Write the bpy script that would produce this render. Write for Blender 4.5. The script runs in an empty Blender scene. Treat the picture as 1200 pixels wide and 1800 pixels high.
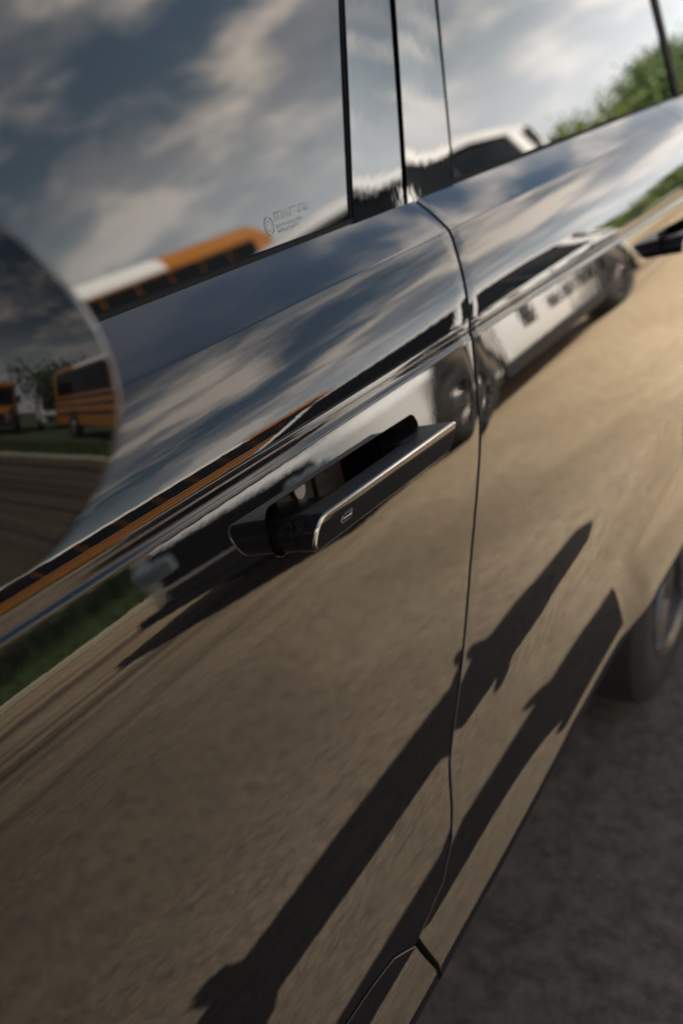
import bpy, bmesh, math, random
import numpy as np
from mathutils import Vector, Matrix, noise as mnoise
from mathutils.geometry import delaunay_2d_cdt

random.seed(7); rng = np.random.default_rng(7)
S = bpy.context.scene
R = math.radians
COL = S.collection

# ------------------------------------------------------------------ camera, sky, sun, exposure
cam_d = bpy.data.cameras.new("camera"); cam = bpy.data.objects.new("camera", cam_d); COL.objects.link(cam)
right = Vector((0.43394, -0.9008, 0.01589)); up = Vector((0.3666, 0.19265, 0.91021)); fwd = Vector((0.82298, 0.38915, -0.41384))
M = Matrix((right, up, -fwd)).transposed().to_4x4(); M.translation = Vector((0, -0.43, 1.45)); cam.matrix_world = M
cam_d.sensor_fit = 'HORIZONTAL'; cam_d.sensor_width = 24.0; cam_d.lens = 44.0
cam_d.clip_start = 0.02; cam_d.clip_end = 3000
cam_d.dof.use_dof = True; cam_d.dof.focus_distance = 0.99; cam_d.dof.aperture_fstop = 5.2
S.camera = cam
S.view_settings.view_transform = 'Standard'; S.view_settings.look = 'None'; S.view_settings.gamma = 1
S.view_settings.use_curve_mapping = False
S.view_settings.exposure = 2.15

SUN_DIR = Vector((-0.04, 0.53, 0.84)).normalized()          # towards the sun
sun_el = math.asin(SUN_DIR.z); sun_az = math.atan2(SUN_DIR.x, SUN_DIR.y)
W = bpy.data.worlds.new("World"); S.world = W; W.use_nodes = True
nt = W.node_tree; nt.nodes.clear()
def N(t, **k):
    n = nt.nodes.new(t)
    for a, b in k.items(): setattr(n, a, b)
    return n
def L(a, b): nt.links.new(a, b)
out = N('ShaderNodeOutputWorld'); bg = N('ShaderNodeBackground'); bg.inputs[1].default_value = 0.095
sky = N('ShaderNodeTexSky', sky_type='NISHITA', sun_disc=False, sun_elevation=sun_el, sun_rotation=sun_az)
sky.air_density = 1.0; sky.dust_density = 1.2; sky.ozone_density = 2.0
tc = N('ShaderNodeTexCoord'); sep = N('ShaderNodeSeparateXYZ'); L(tc.outputs['Generated'], sep.inputs[0])
def math_(op, a, b=None, c=None, clamp=False):
    n = N('ShaderNodeMath', operation=op); n.use_clamp = clamp
    for i, v in enumerate((a, b, c)):
        if v is None: continue
        if isinstance(v, (int, float)): n.inputs[i].default_value = v
        else: L(v, n.inputs[i])
    return n.outputs[0]
zc_ = math_('ADD', math_('MAXIMUM', sep.outputs[2], 0.0), 0.30)
cx = math_('DIVIDE', sep.outputs[0], zc_); cy = math_('DIVIDE', sep.outputs[1], zc_)
comb = N('ShaderNodeCombineXYZ'); L(cx, comb.inputs[0]); L(cy, comb.inputs[1]); comb.inputs[2].default_value = 3.7
def noise_(scale, detail, rough, dist=0.0, vec=None):
    n = N('ShaderNodeTexNoise'); n.inputs['Scale'].default_value = scale; n.inputs['Detail'].default_value = detail
    n.inputs['Roughness'].default_value = rough; n.inputs['Distortion'].default_value = dist
    L(vec or comb.outputs[0], n.inputs['Vector']); return n.outputs['Fac']
def ramp_(v, a, b):
    n = N('ShaderNodeMapRange', interpolation_type='SMOOTHSTEP'); L(v, n.inputs[0]); n.inputs[1].default_value = a; n.inputs[2].default_value = b
    return n.outputs[0]
n1 = noise_(3.0, 7, 0.5, 0.15); n2 = noise_(4.6, 5, 0.5)
cover = math_('MULTIPLY', ramp_(n1, 0.40, 0.58), math_('SUBTRACT', 1.0, math_('MULTIPLY', ramp_(sep.outputs[2], 0.42, 0.50), 0.9)))
light = ramp_(n2, 0.40, 0.62)
cc = N('ShaderNodeMix', data_type='RGBA'); L(light, cc.inputs[0])
cc.inputs[6].default_value = (2.5, 2.6, 2.75, 1); cc.inputs[7].default_value = (7.7, 6.7, 5.7, 1)
skym = N('ShaderNodeMix', data_type='RGBA', blend_type='MULTIPLY'); skym.inputs[0].default_value = 1
L(sky.outputs[0], skym.inputs[6]); skym.inputs[7].default_value = (0.50, 0.46, 0.40, 1)
mix = N('ShaderNodeMix', data_type='RGBA'); L(cover, mix.inputs[0]); L(skym.outputs[2], mix.inputs[6]); L(cc.outputs[2], mix.inputs[7])
hz = math_('MULTIPLY', math_('SUBTRACT', 1.0, ramp_(sep.outputs[2], 0.03, 0.22)), 0.75)
hazy = N('ShaderNodeMix', data_type='RGBA'); L(hz, hazy.inputs[0]); L(mix.outputs[2], hazy.inputs[6]); hazy.inputs[7].default_value = (7.6, 7.8, 7.9, 1)
L(hazy.outputs[2], bg.inputs[0]); L(bg.outputs[0], out.inputs[0])

sd = bpy.data.lights.new("sun", 'SUN'); sd.energy = 5.0; sd.angle = R(0.53); sd.color = (1.0, 0.93, 0.82)
so = bpy.data.objects.new("sun", sd); COL.objects.link(so); so.location = (0, 0, 30)
so.rotation_euler = SUN_DIR.to_track_quat('Z', 'Y').to_euler()

# ------------------------------------------------------------------ materials
MATS = {}
def mat(name, col, rough=0.5, metal=0.0, ior=1.5, var=0.0, vscale=8.0, bump=0.0, bscale=200.0, coat=0.0, emit=None, rvar=0.0, spec=0.5):
    m = bpy.data.materials.new(name); m.use_nodes = True; t = m.node_tree; b = t.nodes['Principled BSDF']
    b.inputs['Base Color'].default_value = (*col, 1); b.inputs['Roughness'].default_value = rough
    b.inputs['Metallic'].default_value = metal; b.inputs['IOR'].default_value = ior; b.inputs['Coat Weight'].default_value = coat
    b.inputs['Coat Roughness'].default_value = 0.03; b.inputs['Specular IOR Level'].default_value = spec
    tcn = t.nodes.new('ShaderNodeTexCoord')
    if var or rvar:
        n = t.nodes.new('ShaderNodeTexNoise'); n.inputs['Scale'].default_value = vscale; n.inputs['Detail'].default_value = 5
        t.links.new(tcn.outputs['Object'], n.inputs['Vector'])
        if var:
            mx = t.nodes.new('ShaderNodeMix'); mx.data_type = 'RGBA'
            t.links.new(n.outputs['Fac'], mx.inputs[0])
            mx.inputs[6].default_value = (*[c*(1-var) for c in col], 1); mx.inputs[7].default_value = (*[min(1, c*(1+var)) for c in col], 1)
            t.links.new(mx.outputs[2], b.inputs['Base Color'])
        if rvar:
            mr = t.nodes.new('ShaderNodeMapRange'); t.links.new(n.outputs['Fac'], mr.inputs[0])
            mr.inputs[3].default_value = max(0, rough-rvar); mr.inputs[4].default_value = rough+rvar
            t.links.new(mr.outputs[0], b.inputs['Roughness'])
    if bump:
        n = t.nodes.new('ShaderNodeTexNoise'); n.inputs['Scale'].default_value = bscale; n.inputs['Detail'].default_value = 3
        t.links.new(tcn.outputs['Object'], n.inputs['Vector'])
        bp = t.nodes.new('ShaderNodeBump'); bp.inputs['Strength'].default_value = bump; bp.inputs['Distance'].default_value = 0.001
        t.links.new(n.outputs['Fac'], bp.inputs['Height']); t.links.new(bp.outputs[0], b.inputs['Normal'])
    MATS[name] = m; return m

def add_dust(m, scale, thr, col, dens_scale=6.0, dens=0.30):
    """tiny pale dusty specks settled on the surface"""
    t = m.node_tree; b = t.nodes['Principled BSDF']
    tcn = t.nodes.new('ShaderNodeTexCoord')
    v = t.nodes.new('ShaderNodeTexVoronoi'); v.inputs['Scale'].default_value = scale; v.inputs['Randomness'].default_value = 1.0; t.links.new(tcn.outputs['Object'], v.inputs['Vector'])
    lt = t.nodes.new('ShaderNodeMath'); lt.operation = 'LESS_THAN'; t.links.new(v.outputs['Distance'], lt.inputs[0]); lt.inputs[1].default_value = thr
    sepc = t.nodes.new('ShaderNodeSeparateColor'); t.links.new(v.outputs['Color'], sepc.inputs[0])
    n = t.nodes.new('ShaderNodeTexNoise'); n.inputs['Scale'].default_value = dens_scale; t.links.new(tcn.outputs['Object'], n.inputs['Vector'])
    sub = t.nodes.new('ShaderNodeMath'); sub.operation = 'SUBTRACT'; t.links.new(n.outputs['Fac'], sub.inputs[0]); sub.inputs[1].default_value = dens
    g = t.nodes.new('ShaderNodeMath'); g.operation = 'LESS_THAN'; t.links.new(sepc.outputs[0], g.inputs[0]); t.links.new(sub.outputs[0], g.inputs[1])
    mu = t.nodes.new('ShaderNodeMath'); mu.operation = 'MULTIPLY'; t.links.new(lt.outputs[0], mu.inputs[0]); t.links.new(g.outputs[0], mu.inputs[1])
    mx = t.nodes.new('ShaderNodeMix'); mx.data_type = 'RGBA'; t.links.new(mu.outputs[0], mx.inputs[0])
    mx.inputs[6].default_value = b.inputs['Base Color'].default_value; mx.inputs[7].default_value = (*col, 1)
    t.links.new(mx.outputs[2], b.inputs['Base Color'])

paint = mat('gloss_black_paint', (0.004, 0.004, 0.0048), 0.016, ior=1.5, bump=0.02, bscale=55)
add_dust(paint, 520, 0.10, (0.16, 0.14, 0.12))
glass = mat('privacy_glass', (0.003, 0.0035, 0.004), 0.008, ior=1.75, bump=0.012, bscale=9)
piano = mat('gloss_black_trim', (0.003, 0.003, 0.003), 0.02, ior=2.0, bump=0.16, bscale=16)
rubber = mat('black_rubber', (0.010, 0.010, 0.010), 0.8, var=0.2, spec=0.15)
tyre_m = mat('tyre_rubber', (0.013, 0.0125, 0.012), 0.75, var=0.3, vscale=20)
under_m = mat('underbody_plastic', (0.01, 0.01, 0.01), 0.8, var=0.3)
rim_m = mat('dark_alloy', (0.16, 0.15, 0.15), 0.22, metal=0.85, var=0.2)
silver_m = mat('silver_alloy', (0.45, 0.45, 0.46), 0.3, metal=0.9, var=0.1)
handle_m = mat('satin_black_handle', (0.005, 0.005, 0.0055), 0.24, ior=1.4, bump=0.008, bscale=1500, spec=0.28)
add_dust(handle_m, 1500, 0.24, (0.26, 0.13, 0.055), 60, 0.40)
face_m = mat('handle_face_black', (0.004, 0.004, 0.0045), 0.04, ior=1.42, bump=0.003, bscale=1500)
bezel_m = mat('handle_bezel_metal', (0.62, 0.62, 0.63), 0.2, metal=1.0, var=0.08, vscale=60)
pocket_m = mat('pocket_plastic', (0.030, 0.022, 0.017), 0.42, var=0.35, vscale=30)
screw_m = mat('zinc_screw', (0.62, 0.62, 0.62), 0.35, metal=0.8, var=0.15, vscale=300)
white_m = mat('white_car_paint', (0.86, 0.85, 0.84), 0.12, coat=0.6, var=0.02)
dglass = mat('dark_car_glass', (0.006, 0.007, 0.008), 0.02, ior=1.35, spec=0.08, var=0.3)
blackpl = mat('black_plastic', (0.012, 0.012, 0.012), 0.5, var=0.3)
lamp_m = mat('headlamp_glass', (0.35, 0.42, 0.5), 0.08, metal=0.4, var=0.3, vscale=30)
red_m = mat('tail_lamp_red', (0.35, 0.01, 0.01), 0.15, var=0.2)
bus_m = mat('school_bus_yellow', (0.42, 0.15, 0.010), 0.3, coat=0.3, var=0.08, vscale=2)
busw_m = mat('bus_roof_white', (0.75, 0.74, 0.71), 0.45, var=0.06, vscale=2)
vanw_m = mat('van_white', (0.68, 0.68, 0.67), 0.35, var=0.05)
bark_m = mat('tree_bark', (0.09, 0.06, 0.045), 0.9, var=0.4, vscale=12)
leaf_m = [mat('leaf_green_%s' % n, c, 0.55, var=0.45, vscale=2.2) for n, c in (('mid', (0.075, 0.125, 0.016)), ('deep', (0.045, 0.085, 0.014)), ('fresh', (0.13, 0.18, 0.018)))]
grass_m = mat('grass_blades', (0.06, 0.10, 0.02), 0.7, var=0.4, vscale=0.8)
verge_m = mat('verge_soil_grass', (0.05, 0.07, 0.02), 0.95, var=0.4, vscale=1.5)
kerb_m = mat('kerb_concrete', (0.40, 0.36, 0.26), 0.85, var=0.2, vscale=2)
etch_m = mat('glass_etching', (0.30, 0.36, 0.33), 0.6, var=0.1)

def ground_material():
    m = bpy.data.materials.new('worn_asphalt'); m.use_nodes = True; t = m.node_tree; b = t.nodes['Principled BSDF']
    tcn = t.nodes.new('ShaderNodeTexCoord')
    def nz(scale, det, ro, sc=(1, 1, 1), dist=0):
        mp = t.nodes.new('ShaderNodeMapping'); mp.inputs['Scale'].default_value = sc; t.links.new(tcn.outputs['Object'], mp.inputs[0])
        n = t.nodes.new('ShaderNodeTexNoise'); n.inputs['Scale'].default_value = scale; n.inputs['Detail'].default_value = det
        n.inputs['Roughness'].default_value = ro; n.inputs['Distortion'].default_value = dist
        t.links.new(mp.outputs[0], n.inputs['Vector']); return n.outputs['Fac']
    def mixc(f, a, c):
        x = t.nodes.new('ShaderNodeMix'); x.data_type = 'RGBA'; t.links.new(f, x.inputs[0])
        for i, v in ((6, a), (7, c)):
            if isinstance(v, tuple): x.inputs[i].default_value = (*v, 1)
            else: t.links.new(v, x.inputs[i])
        return x.outputs[2]
    def rng_(v, a, c, lo=0., hi=1.):
        x = t.nodes.new('ShaderNodeMapRange'); x.interpolation_type = 'SMOOTHSTEP'; t.links.new(v, x.inputs[0])
        for i, k in ((1, a), (2, c), (3, lo), (4, hi)): x.inputs[i].default_value = k
        return x.outputs[0]
    patch = nz(0.8, 5, 0.6); fine = nz(34, 6, 0.72); grit = nz(120, 3, 0.7); mott = nz(13, 7, 0.72)
    c = mixc(rng_(patch, .35, .65), (0.130, 0.099, 0.068), (0.160, 0.127, 0.092))
    c2 = mixc(rng_(mott, .42, .66), c, (0.092, 0.076, 0.058))
    c3 = mixc(rng_(fine, .46, .72, 0, .75), c2, (0.25, 0.20, 0.145))
    # darker wheel tracks that run along the lane, well away from the car
    sp = t.nodes.new('ShaderNodeSeparateXYZ'); t.links.new(tcn.outputs['Object'], sp.inputs[0])
    streak = nz(1.0, 5, 0.6, (0.05, 2.4, 1), 0.25)
    lane = t.nodes.new('ShaderNodeMapRange'); lane.interpolation_type = 'SMOOTHSTEP'; t.links.new(sp.outputs[1], lane.inputs[0])
    for i, k in ((1, -1.5), (2, -3.6), (3, 0.0), (4, 1.0)): lane.inputs[i].default_value = k
    mu = t.nodes.new('ShaderNodeMath'); mu.operation = 'MULTIPLY'; t.links.new(rng_(streak, .45, .60, 0, 1.), mu.inputs[0]); t.links.new(lane.outputs[0], mu.inputs[1])
    c3b = mixc(mu.outputs[0], c3, (0.052, 0.040, 0.031))
    # pavement tone gets paler towards the far end of the lane
    du = t.nodes.new('ShaderNodeMath'); du.operation = 'MULTIPLY_ADD'; t.links.new(patch, du.inputs[0]); du.inputs[1].default_value = 3.0; t.links.new(sp.outputs[0], du.inputs[2])
    tint = rng_(du.outputs[0], 3.2, 8.5)
    br = t.nodes.new('ShaderNodeMix'); br.data_type = 'RGBA'; br.blend_type = 'MULTIPLY'; br.inputs[0].default_value = 1
    t.links.new(c3b, br.inputs[6]); t.links.new(mixc(tint, (0.80, 0.79, 0.78), (2.15, 2.08, 1.85)), br.inputs[7]); c4 = br.outputs[2]
    shade_band = t.nodes.new('ShaderNodeMapRange'); shade_band.interpolation_type = 'SMOOTHSTEP'  # painted shade: asphalt darkened beside the black SUV, inside its cast shadow
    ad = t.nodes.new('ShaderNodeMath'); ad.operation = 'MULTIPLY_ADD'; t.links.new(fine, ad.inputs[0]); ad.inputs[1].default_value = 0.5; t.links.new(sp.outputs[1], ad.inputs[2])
    t.links.new(ad.outputs[0], shade_band.inputs[0])
    for i, k in ((1, -0.62), (2, -0.12), (3, 0.0), (4, 0.62)): shade_band.inputs[i].default_value = k
    shade_mottle = mixc(rng_(nz(19, 7, .78), .36, .66), (0.030, 0.030, 0.025), (0.165, 0.124, 0.099))  # blotches of the asphalt, toned down for the painted shade
    c5 = mixc(shade_band.outputs[0], c4, shade_mottle)
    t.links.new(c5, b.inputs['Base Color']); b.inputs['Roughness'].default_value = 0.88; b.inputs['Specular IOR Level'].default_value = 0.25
    bp = t.nodes.new('ShaderNodeBump'); bp.inputs['Strength'].default_value = 0.6; bp.inputs['Distance'].default_value = 0.006
    t.links.new(grit, bp.inputs['Height']); t.links.new(bp.outputs[0], b.inputs['Normal'])
    return m
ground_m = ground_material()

# ------------------------------------------------------------------ mesh helpers
class MB:
    """collects simple solids, then links them as one mesh object"""
    def __init__(s): s.v = []; s.f = []; s.smooth = []
    def add(s, verts, faces, smooth=False, X=None):
        o = len(s.v); s.v += [tuple(X @ Vector(v)) if X else tuple(v) for v in verts]
        s.f += [tuple(i+o for i in f) for f in faces]; s.smooth += [smooth]*len(faces)
    def box(s, x0, x1, y0, y1, z0, z1, X=None):
        v = [(x, y, z) for z in (z0, z1) for y in (y0, y1) for x in (x0, x1)]
        s.add(v, [(0, 2, 3, 1), (4, 5, 7, 6), (0, 1, 5, 4), (2, 6, 7, 3), (0, 4, 6, 2), (1, 3, 7, 5)], False, X)
    def loft(s, rings, cap=True, smooth=True, X=None):
        n = len(rings[0]); v = [p for r in rings for p in r]; f = []
        for i in range(len(rings)-1):
            for j in range(n):
                a, b_ = i*n+j, i*n+(j+1) % n; f.append((a, b_, b_+n, a+n))
        k = len(f)
        s.add(v, f, smooth, X)
        if cap:
            s.add(rings[0], [tuple(range(n))[::-1]], False, X); s.add(rings[-1], [tuple(range(n))], False, X)
    def lathe_y(s, prof, n=40, X=None, smooth=True):
        """prof = [(radius, y)] spun round the y axis"""
        rings = [[(r*math.cos(2*math.pi*j/n), y, r*math.sin(2*math.pi*j/n)) for j in range(n)] for r, y in prof]
        s.loft(rings, True, smooth, X)
    def tube(s, pts, r, n=8, r2=None):
        pts = [Vector(p) for p in pts]; rings = []
        for i, p in enumerate(pts):
            d = (pts[min(i+1, len(pts)-1)]-pts[max(i-1, 0)]).normalized()
            a = d.orthogonal().normalized(); b_ = d.cross(a)
            rr = r if r2 is None else r+(r2-r)*i/(len(pts)-1)
            rings.append([p+(a*math.cos(2*math.pi*j/n)+b_*math.sin(2*math.pi*j/n))*rr for j in range(n)])
        s.loft(rings)
    def build(s, name, m, parent=None, bevel=0, seg=2):
        me = bpy.data.meshes.new(name); me.from_pydata(s.v, [], s.f)
        me.polygons.foreach_set('use_smooth', s.smooth)
        me.materials.append(m); me.update()
        bm = bmesh.new(); bm.from_mesh(me); bmesh.ops.remove_doubles(bm, verts=bm.verts, dist=1e-5); bmesh.ops.recalc_face_normals(bm, faces=bm.faces)
        for e_ in bm.edges:
            if len(e_.link_faces) == 2 and e_.calc_face_angle(0) > 0.65: e_.smooth = False
        bm.to_mesh(me); bm.free()
        o = bpy.data.objects.new(name, me); COL.objects.link(o)
        if parent: o.parent = parent
        if bevel:
            b = o.modifiers.new('bevel', 'BEVEL'); b.width = bevel; b.segments = seg; b.limit_method = 'ANGLE'; b.angle_limit = R(35); b.harden_normals = False
        return o
def thing(name, label, cat, loc=(0, 0, 0), rz=0, group=None):
    o = bpy.data.objects.new(name, None); COL.objects.link(o); o.location = loc; o.rotation_euler = (0, 0, rz); o.empty_display_size = 0.2
    o['label'] = label; o['category'] = cat
    if group: o['group'] = group
    return o
def copy_tree(o, parent=None):
    c = o.copy(); COL.objects.link(c); c.parent = parent
    for ch in list(o.children): copy_tree(ch, c)
    return c
def apply_bool(o, cutters):
    for cu in cutters:
        md = o.modifiers.new('cut', 'BOOLEAN'); md.operation = 'DIFFERENCE'; md.object = cu; md.solver = 'EXACT'
    dg = bpy.context.evaluated_depsgraph_get(); ev = o.evaluated_get(dg)
    me = bpy.data.meshes.new_from_object(ev); old = o.data; o.modifiers.clear(); o.data = me
    for cu in cutters: bpy.data.objects.remove(cu, do_unlink=True)

# ------------------------------------------------------------------ the setting
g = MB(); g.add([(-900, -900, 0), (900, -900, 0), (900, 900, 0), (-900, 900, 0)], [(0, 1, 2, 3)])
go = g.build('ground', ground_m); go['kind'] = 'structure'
KY = -7.6
k = MB(); k.box(-60, 120, KY-0.18, KY, 0, 0.13); ko = k.build('kerb', kerb_m, bevel=0.02); ko['kind'] = 'structure'
v = MB(); v.box(-60, 120, KY-60, KY-0.18, 0.002, 0.11); vo = v.build('grass_verge', verge_m); vo['kind'] = 'structure'
def grass(x0, x1, y0, y1, z, n, h):
    X = rng.uniform(x0, x1, n); Y = rng.uniform(y0, y1, n); H = h*rng.uniform(.4, 1.2, n); A = rng.uniform(0, 6.28, n); Wd = rng.uniform(.006, .016, n)
    lx = rng.normal(0, .35, n)*H; ly = rng.normal(0, .35, n)*H
    V = np.zeros((n, 3, 3)); V[:, 0] = np.c_[X-Wd*np.cos(A), Y-Wd*np.sin(A), np.full(n, z)]; V[:, 1] = np.c_[X+Wd*np.cos(A), Y+Wd*np.sin(A), np.full(n, z)]
    V[:, 2] = np.c_[X+lx, Y+ly, z+H]
    me = bpy.data.meshes.new('grass_tufts'); me.from_pydata(V.reshape(-1, 3).tolist(), [], np.arange(n*3).reshape(-1, 3).tolist()); me.materials.append(grass_m)
    o = bpy.data.objects.new('grass_tufts' if h < .4 else 'tall_weeds', me); COL.objects.link(o); o['kind'] = 'stuff'; o['label'] = 'rough green grass along the kerb in front of the buses' if h < .4 else 'taller green weeds at the foot of the long school bus'
grass(-26, 40, KY-2.2, KY-0.2, 0.11, 70000, 0.22)
grass(-2, 34, KY-2.35, KY-1.7, 0.11, 26000, 0.55)

pb = MB(); rl = random.Random(5)
for _ in range(260):
    x, y, r = rl.uniform(.9, 4.2), rl.uniform(-1.6, .5), rl.uniform(.001, .004)
    n_ = 5; a0 = rl.uniform(0, 6)
    lo = [(x+r*math.cos(a0+6.283*i/n_)*rl.uniform(.8, 1.2), y+r*math.sin(a0+6.283*i/n_), .0003) for i in range(n_)]
    hi = [(x+(p[0]-x)*.6, y+(p[1]-y)*.6, r*rl.uniform(.5, .9)) for p in lo]
    pb.loft([lo, hi], True, False)
po = pb.build('loose_gravel', mat('pale_grit', (0.13, 0.11, 0.09), .8, var=.7, vscale=40)); po['kind'] = 'stuff'; po['label'] = 'loose pale grit scattered on the dark asphalt beside the black SUV'

# ------------------------------------------------------------------ black SUV: the side section
TAB = [(0.0, 62.5), (0.0272, 61.1), (0.0571, 57.9), (0.0576, 55.4), (0.0598, 42.5), (0.0797, 37.0), (0.1084, 30.5), (0.1234, 26.2), (0.131, 25.3),
       (0.1449, 20.0), (0.1501, 11.8), (0.1507, 11.0), (0.1509, 38.0), (0.1511, 42.1), (0.1515, 42.0), (0.1518, 12.0), (0.1561, 13.1), (0.1568, 21.5),
       (0.1584, 42.5), (0.16, 47.4), (0.1616, 30.4), (0.1629, 24.0), (0.1633, 6.4), (0.1636, 18.8), (0.1819, 18.8), (0.2676, 13.0), (0.2957, 12.1),
       (0.382, 12.5), (0.4869, 8.8), (0.514, 6.8), (0.5403, 10.8), (0.5836, 17.0), (0.6306, 13.9), (0.6495, 11.0), (0.6698, 15.7), (0.696, 22.1), (0.7123, 22.1),
       (0.722, 12.0), (0.735, -25.0), (0.75, -60.0), (0.80, -80.0)]
ts = np.array([a for a, b in TAB]); ta = np.array([b for a, b in TAB])
DS = 0.0002
ss = np.arange(0, 0.80+DS, DS); aa = np.radians(np.interp(ss, ts, ta))
k_ = np.ones(7)/7; aa = np.convolve(np.pad(aa, 3, mode='edge'), k_, mode='valid')
yy = 0.1033-np.concatenate([[0], np.cumsum(np.sin(aa[:-1])*DS)]); zz = 1.2018-np.concatenate([[0], np.cumsum(np.cos(aa[:-1])*DS)])
SZ = ([.45, .95, 1.05, 1.10, 1.165, 1.20], [0, -.004, -.026, -.026, -.004, -.011])
def plan(x):
    x = np.asarray(x, float)
    return 0.22*np.clip((0.1-x)/1.5, 0, None)**2.2 + 0.16*np.clip((x-2.75)/0.85, 0, None)**2.2
def dplan(x): return (plan(x+1e-3)-plan(x-1e-3))/2e-3
def sst(a, b, v):
    t = np.clip((v-a)/(b-a), 0, 1); return t*t*(3-2*t)
fwin = sst(.60, .64, ss)*(1-sst(.700, .714, ss)); fB = np.cumsum(fwin)*DS; FLR = R(9)
def surf(x, s):
    x = np.asarray(x, float); s = np.asarray(s, float)
    # the rocker flattens out towards the rear wheel
    t = np.clip((x-1.05)/.60, 0, 1); kx = 1-.80*t*t*(3-2*t)*(x < 2.9); S0, S1 = .632, .708
    fy = lambda q: np.interp(q, ss, yy)
    fz = lambda q: np.interp(q, ss, zz)
    sw = np.where((s > S0) & (s < S1), S0+(s-S0)*kx, s)
    a = np.interp(sw, ss, aa)
    y1 = fy(S0)+(fy(S0+(np.minimum(s, S1)-S0)*kx)-fy(S0))/kx; z1 = fz(S0)+(fz(S0+(np.minimum(s, S1)-S0)*kx)-fz(S0))/kx
    y = np.where(s > S0, y1+fy(np.maximum(s, S1))-fy(S1), fy(s)); z = np.where(s > S0, z1+fz(np.maximum(s, S1))-fz(S1), fz(s))
    # and flares out again into the wheel arch lip
    fl = sst(1.59, 1.76, x)*(x < 2.9); dfl = (sst(1.59, 1.76, x+1e-3)-sst(1.59, 1.76, x-1e-3))/2e-3
    a = a+fl*FLR*np.interp(s, ss, fwin); off = FLR*np.interp(s, ss, fB); y = y-fl*off
    sl = np.interp(z, *SZ)
    P = np.stack([x, y+plan(x), z+sl*(x-0.6)], -1)
    tx = np.stack([np.ones_like(x), dplan(x)-dfl*off, sl], -1); t2 = np.stack([np.zeros_like(x), -np.sin(a), -np.cos(a)], -1)
    n = np.cross(t2, tx); n /= np.linalg.norm(n, axis=-1, keepdims=True)
    return P, n
ROWS = np.unique(np.round(np.concatenate([np.arange(0, .055, .004), np.arange(.055, .064, .0006), np.arange(.064, .145, .003), np.arange(.145, .17, .0004),
                 np.arange(.17, .60, .005), np.arange(.60, .71, .0022), np.arange(.71, .80, .004)]), 5))
def inside(px, py, poly):
    r = np.zeros(len(px), bool); n = len(poly)
    for i in range(n):
        x1, y1 = poly[i]; x2, y2 = poly[(i+1) % n]
        cnd = ((y1 > py) != (y2 > py))
        with np.errstate(divide='ignore', invalid='ignore'): xi = (x2-x1)*(py-y1)/(y2-y1)+x1
        r ^= cnd & (px < xi)
    return r
def segdist(px, py, poly):
    d = np.full(len(px), 9.); n = len(poly)
    for i in range(n):
        a = np.array(poly[i]); b = np.array(poly[(i+1) % n]); ab = b-a; L2 = ab@ab
        if L2 < 1e-14: continue
        t = np.clip(((px-a[0])*ab[0]+(py-a[1])*ab[1])/L2, 0, 1)
        d = np.minimum(d, np.hypot(px-a[0]-t*ab[0], py-a[1]-t*ab[1]))
    return d
def densify(loop, xmax=0.02, rows=True):
    out = []
    n = len(loop)
    for i in range(n):
        a, b = np.array(loop[i]), np.array(loop[(i+1) % n]); out.append(tuple(a))
        ps = []
        if rows and abs(b[1]-a[1]) > 1e-4:
            lo, hi = sorted((a[1], b[1])); rr = ROWS[(ROWS > lo+1.5e-4) & (ROWS < hi-1.5e-4)]
            ps = [(r-a[1])/(b[1]-a[1]) for r in rr]
        m = int(abs(b[0]-a[0])/xmax)
        if not len(ps) and m: ps = [j/(m+1) for j in range(1, m+1)]
        for t in sorted(ps): out.append(tuple(a+(b-a)*t))
    return out
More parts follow.
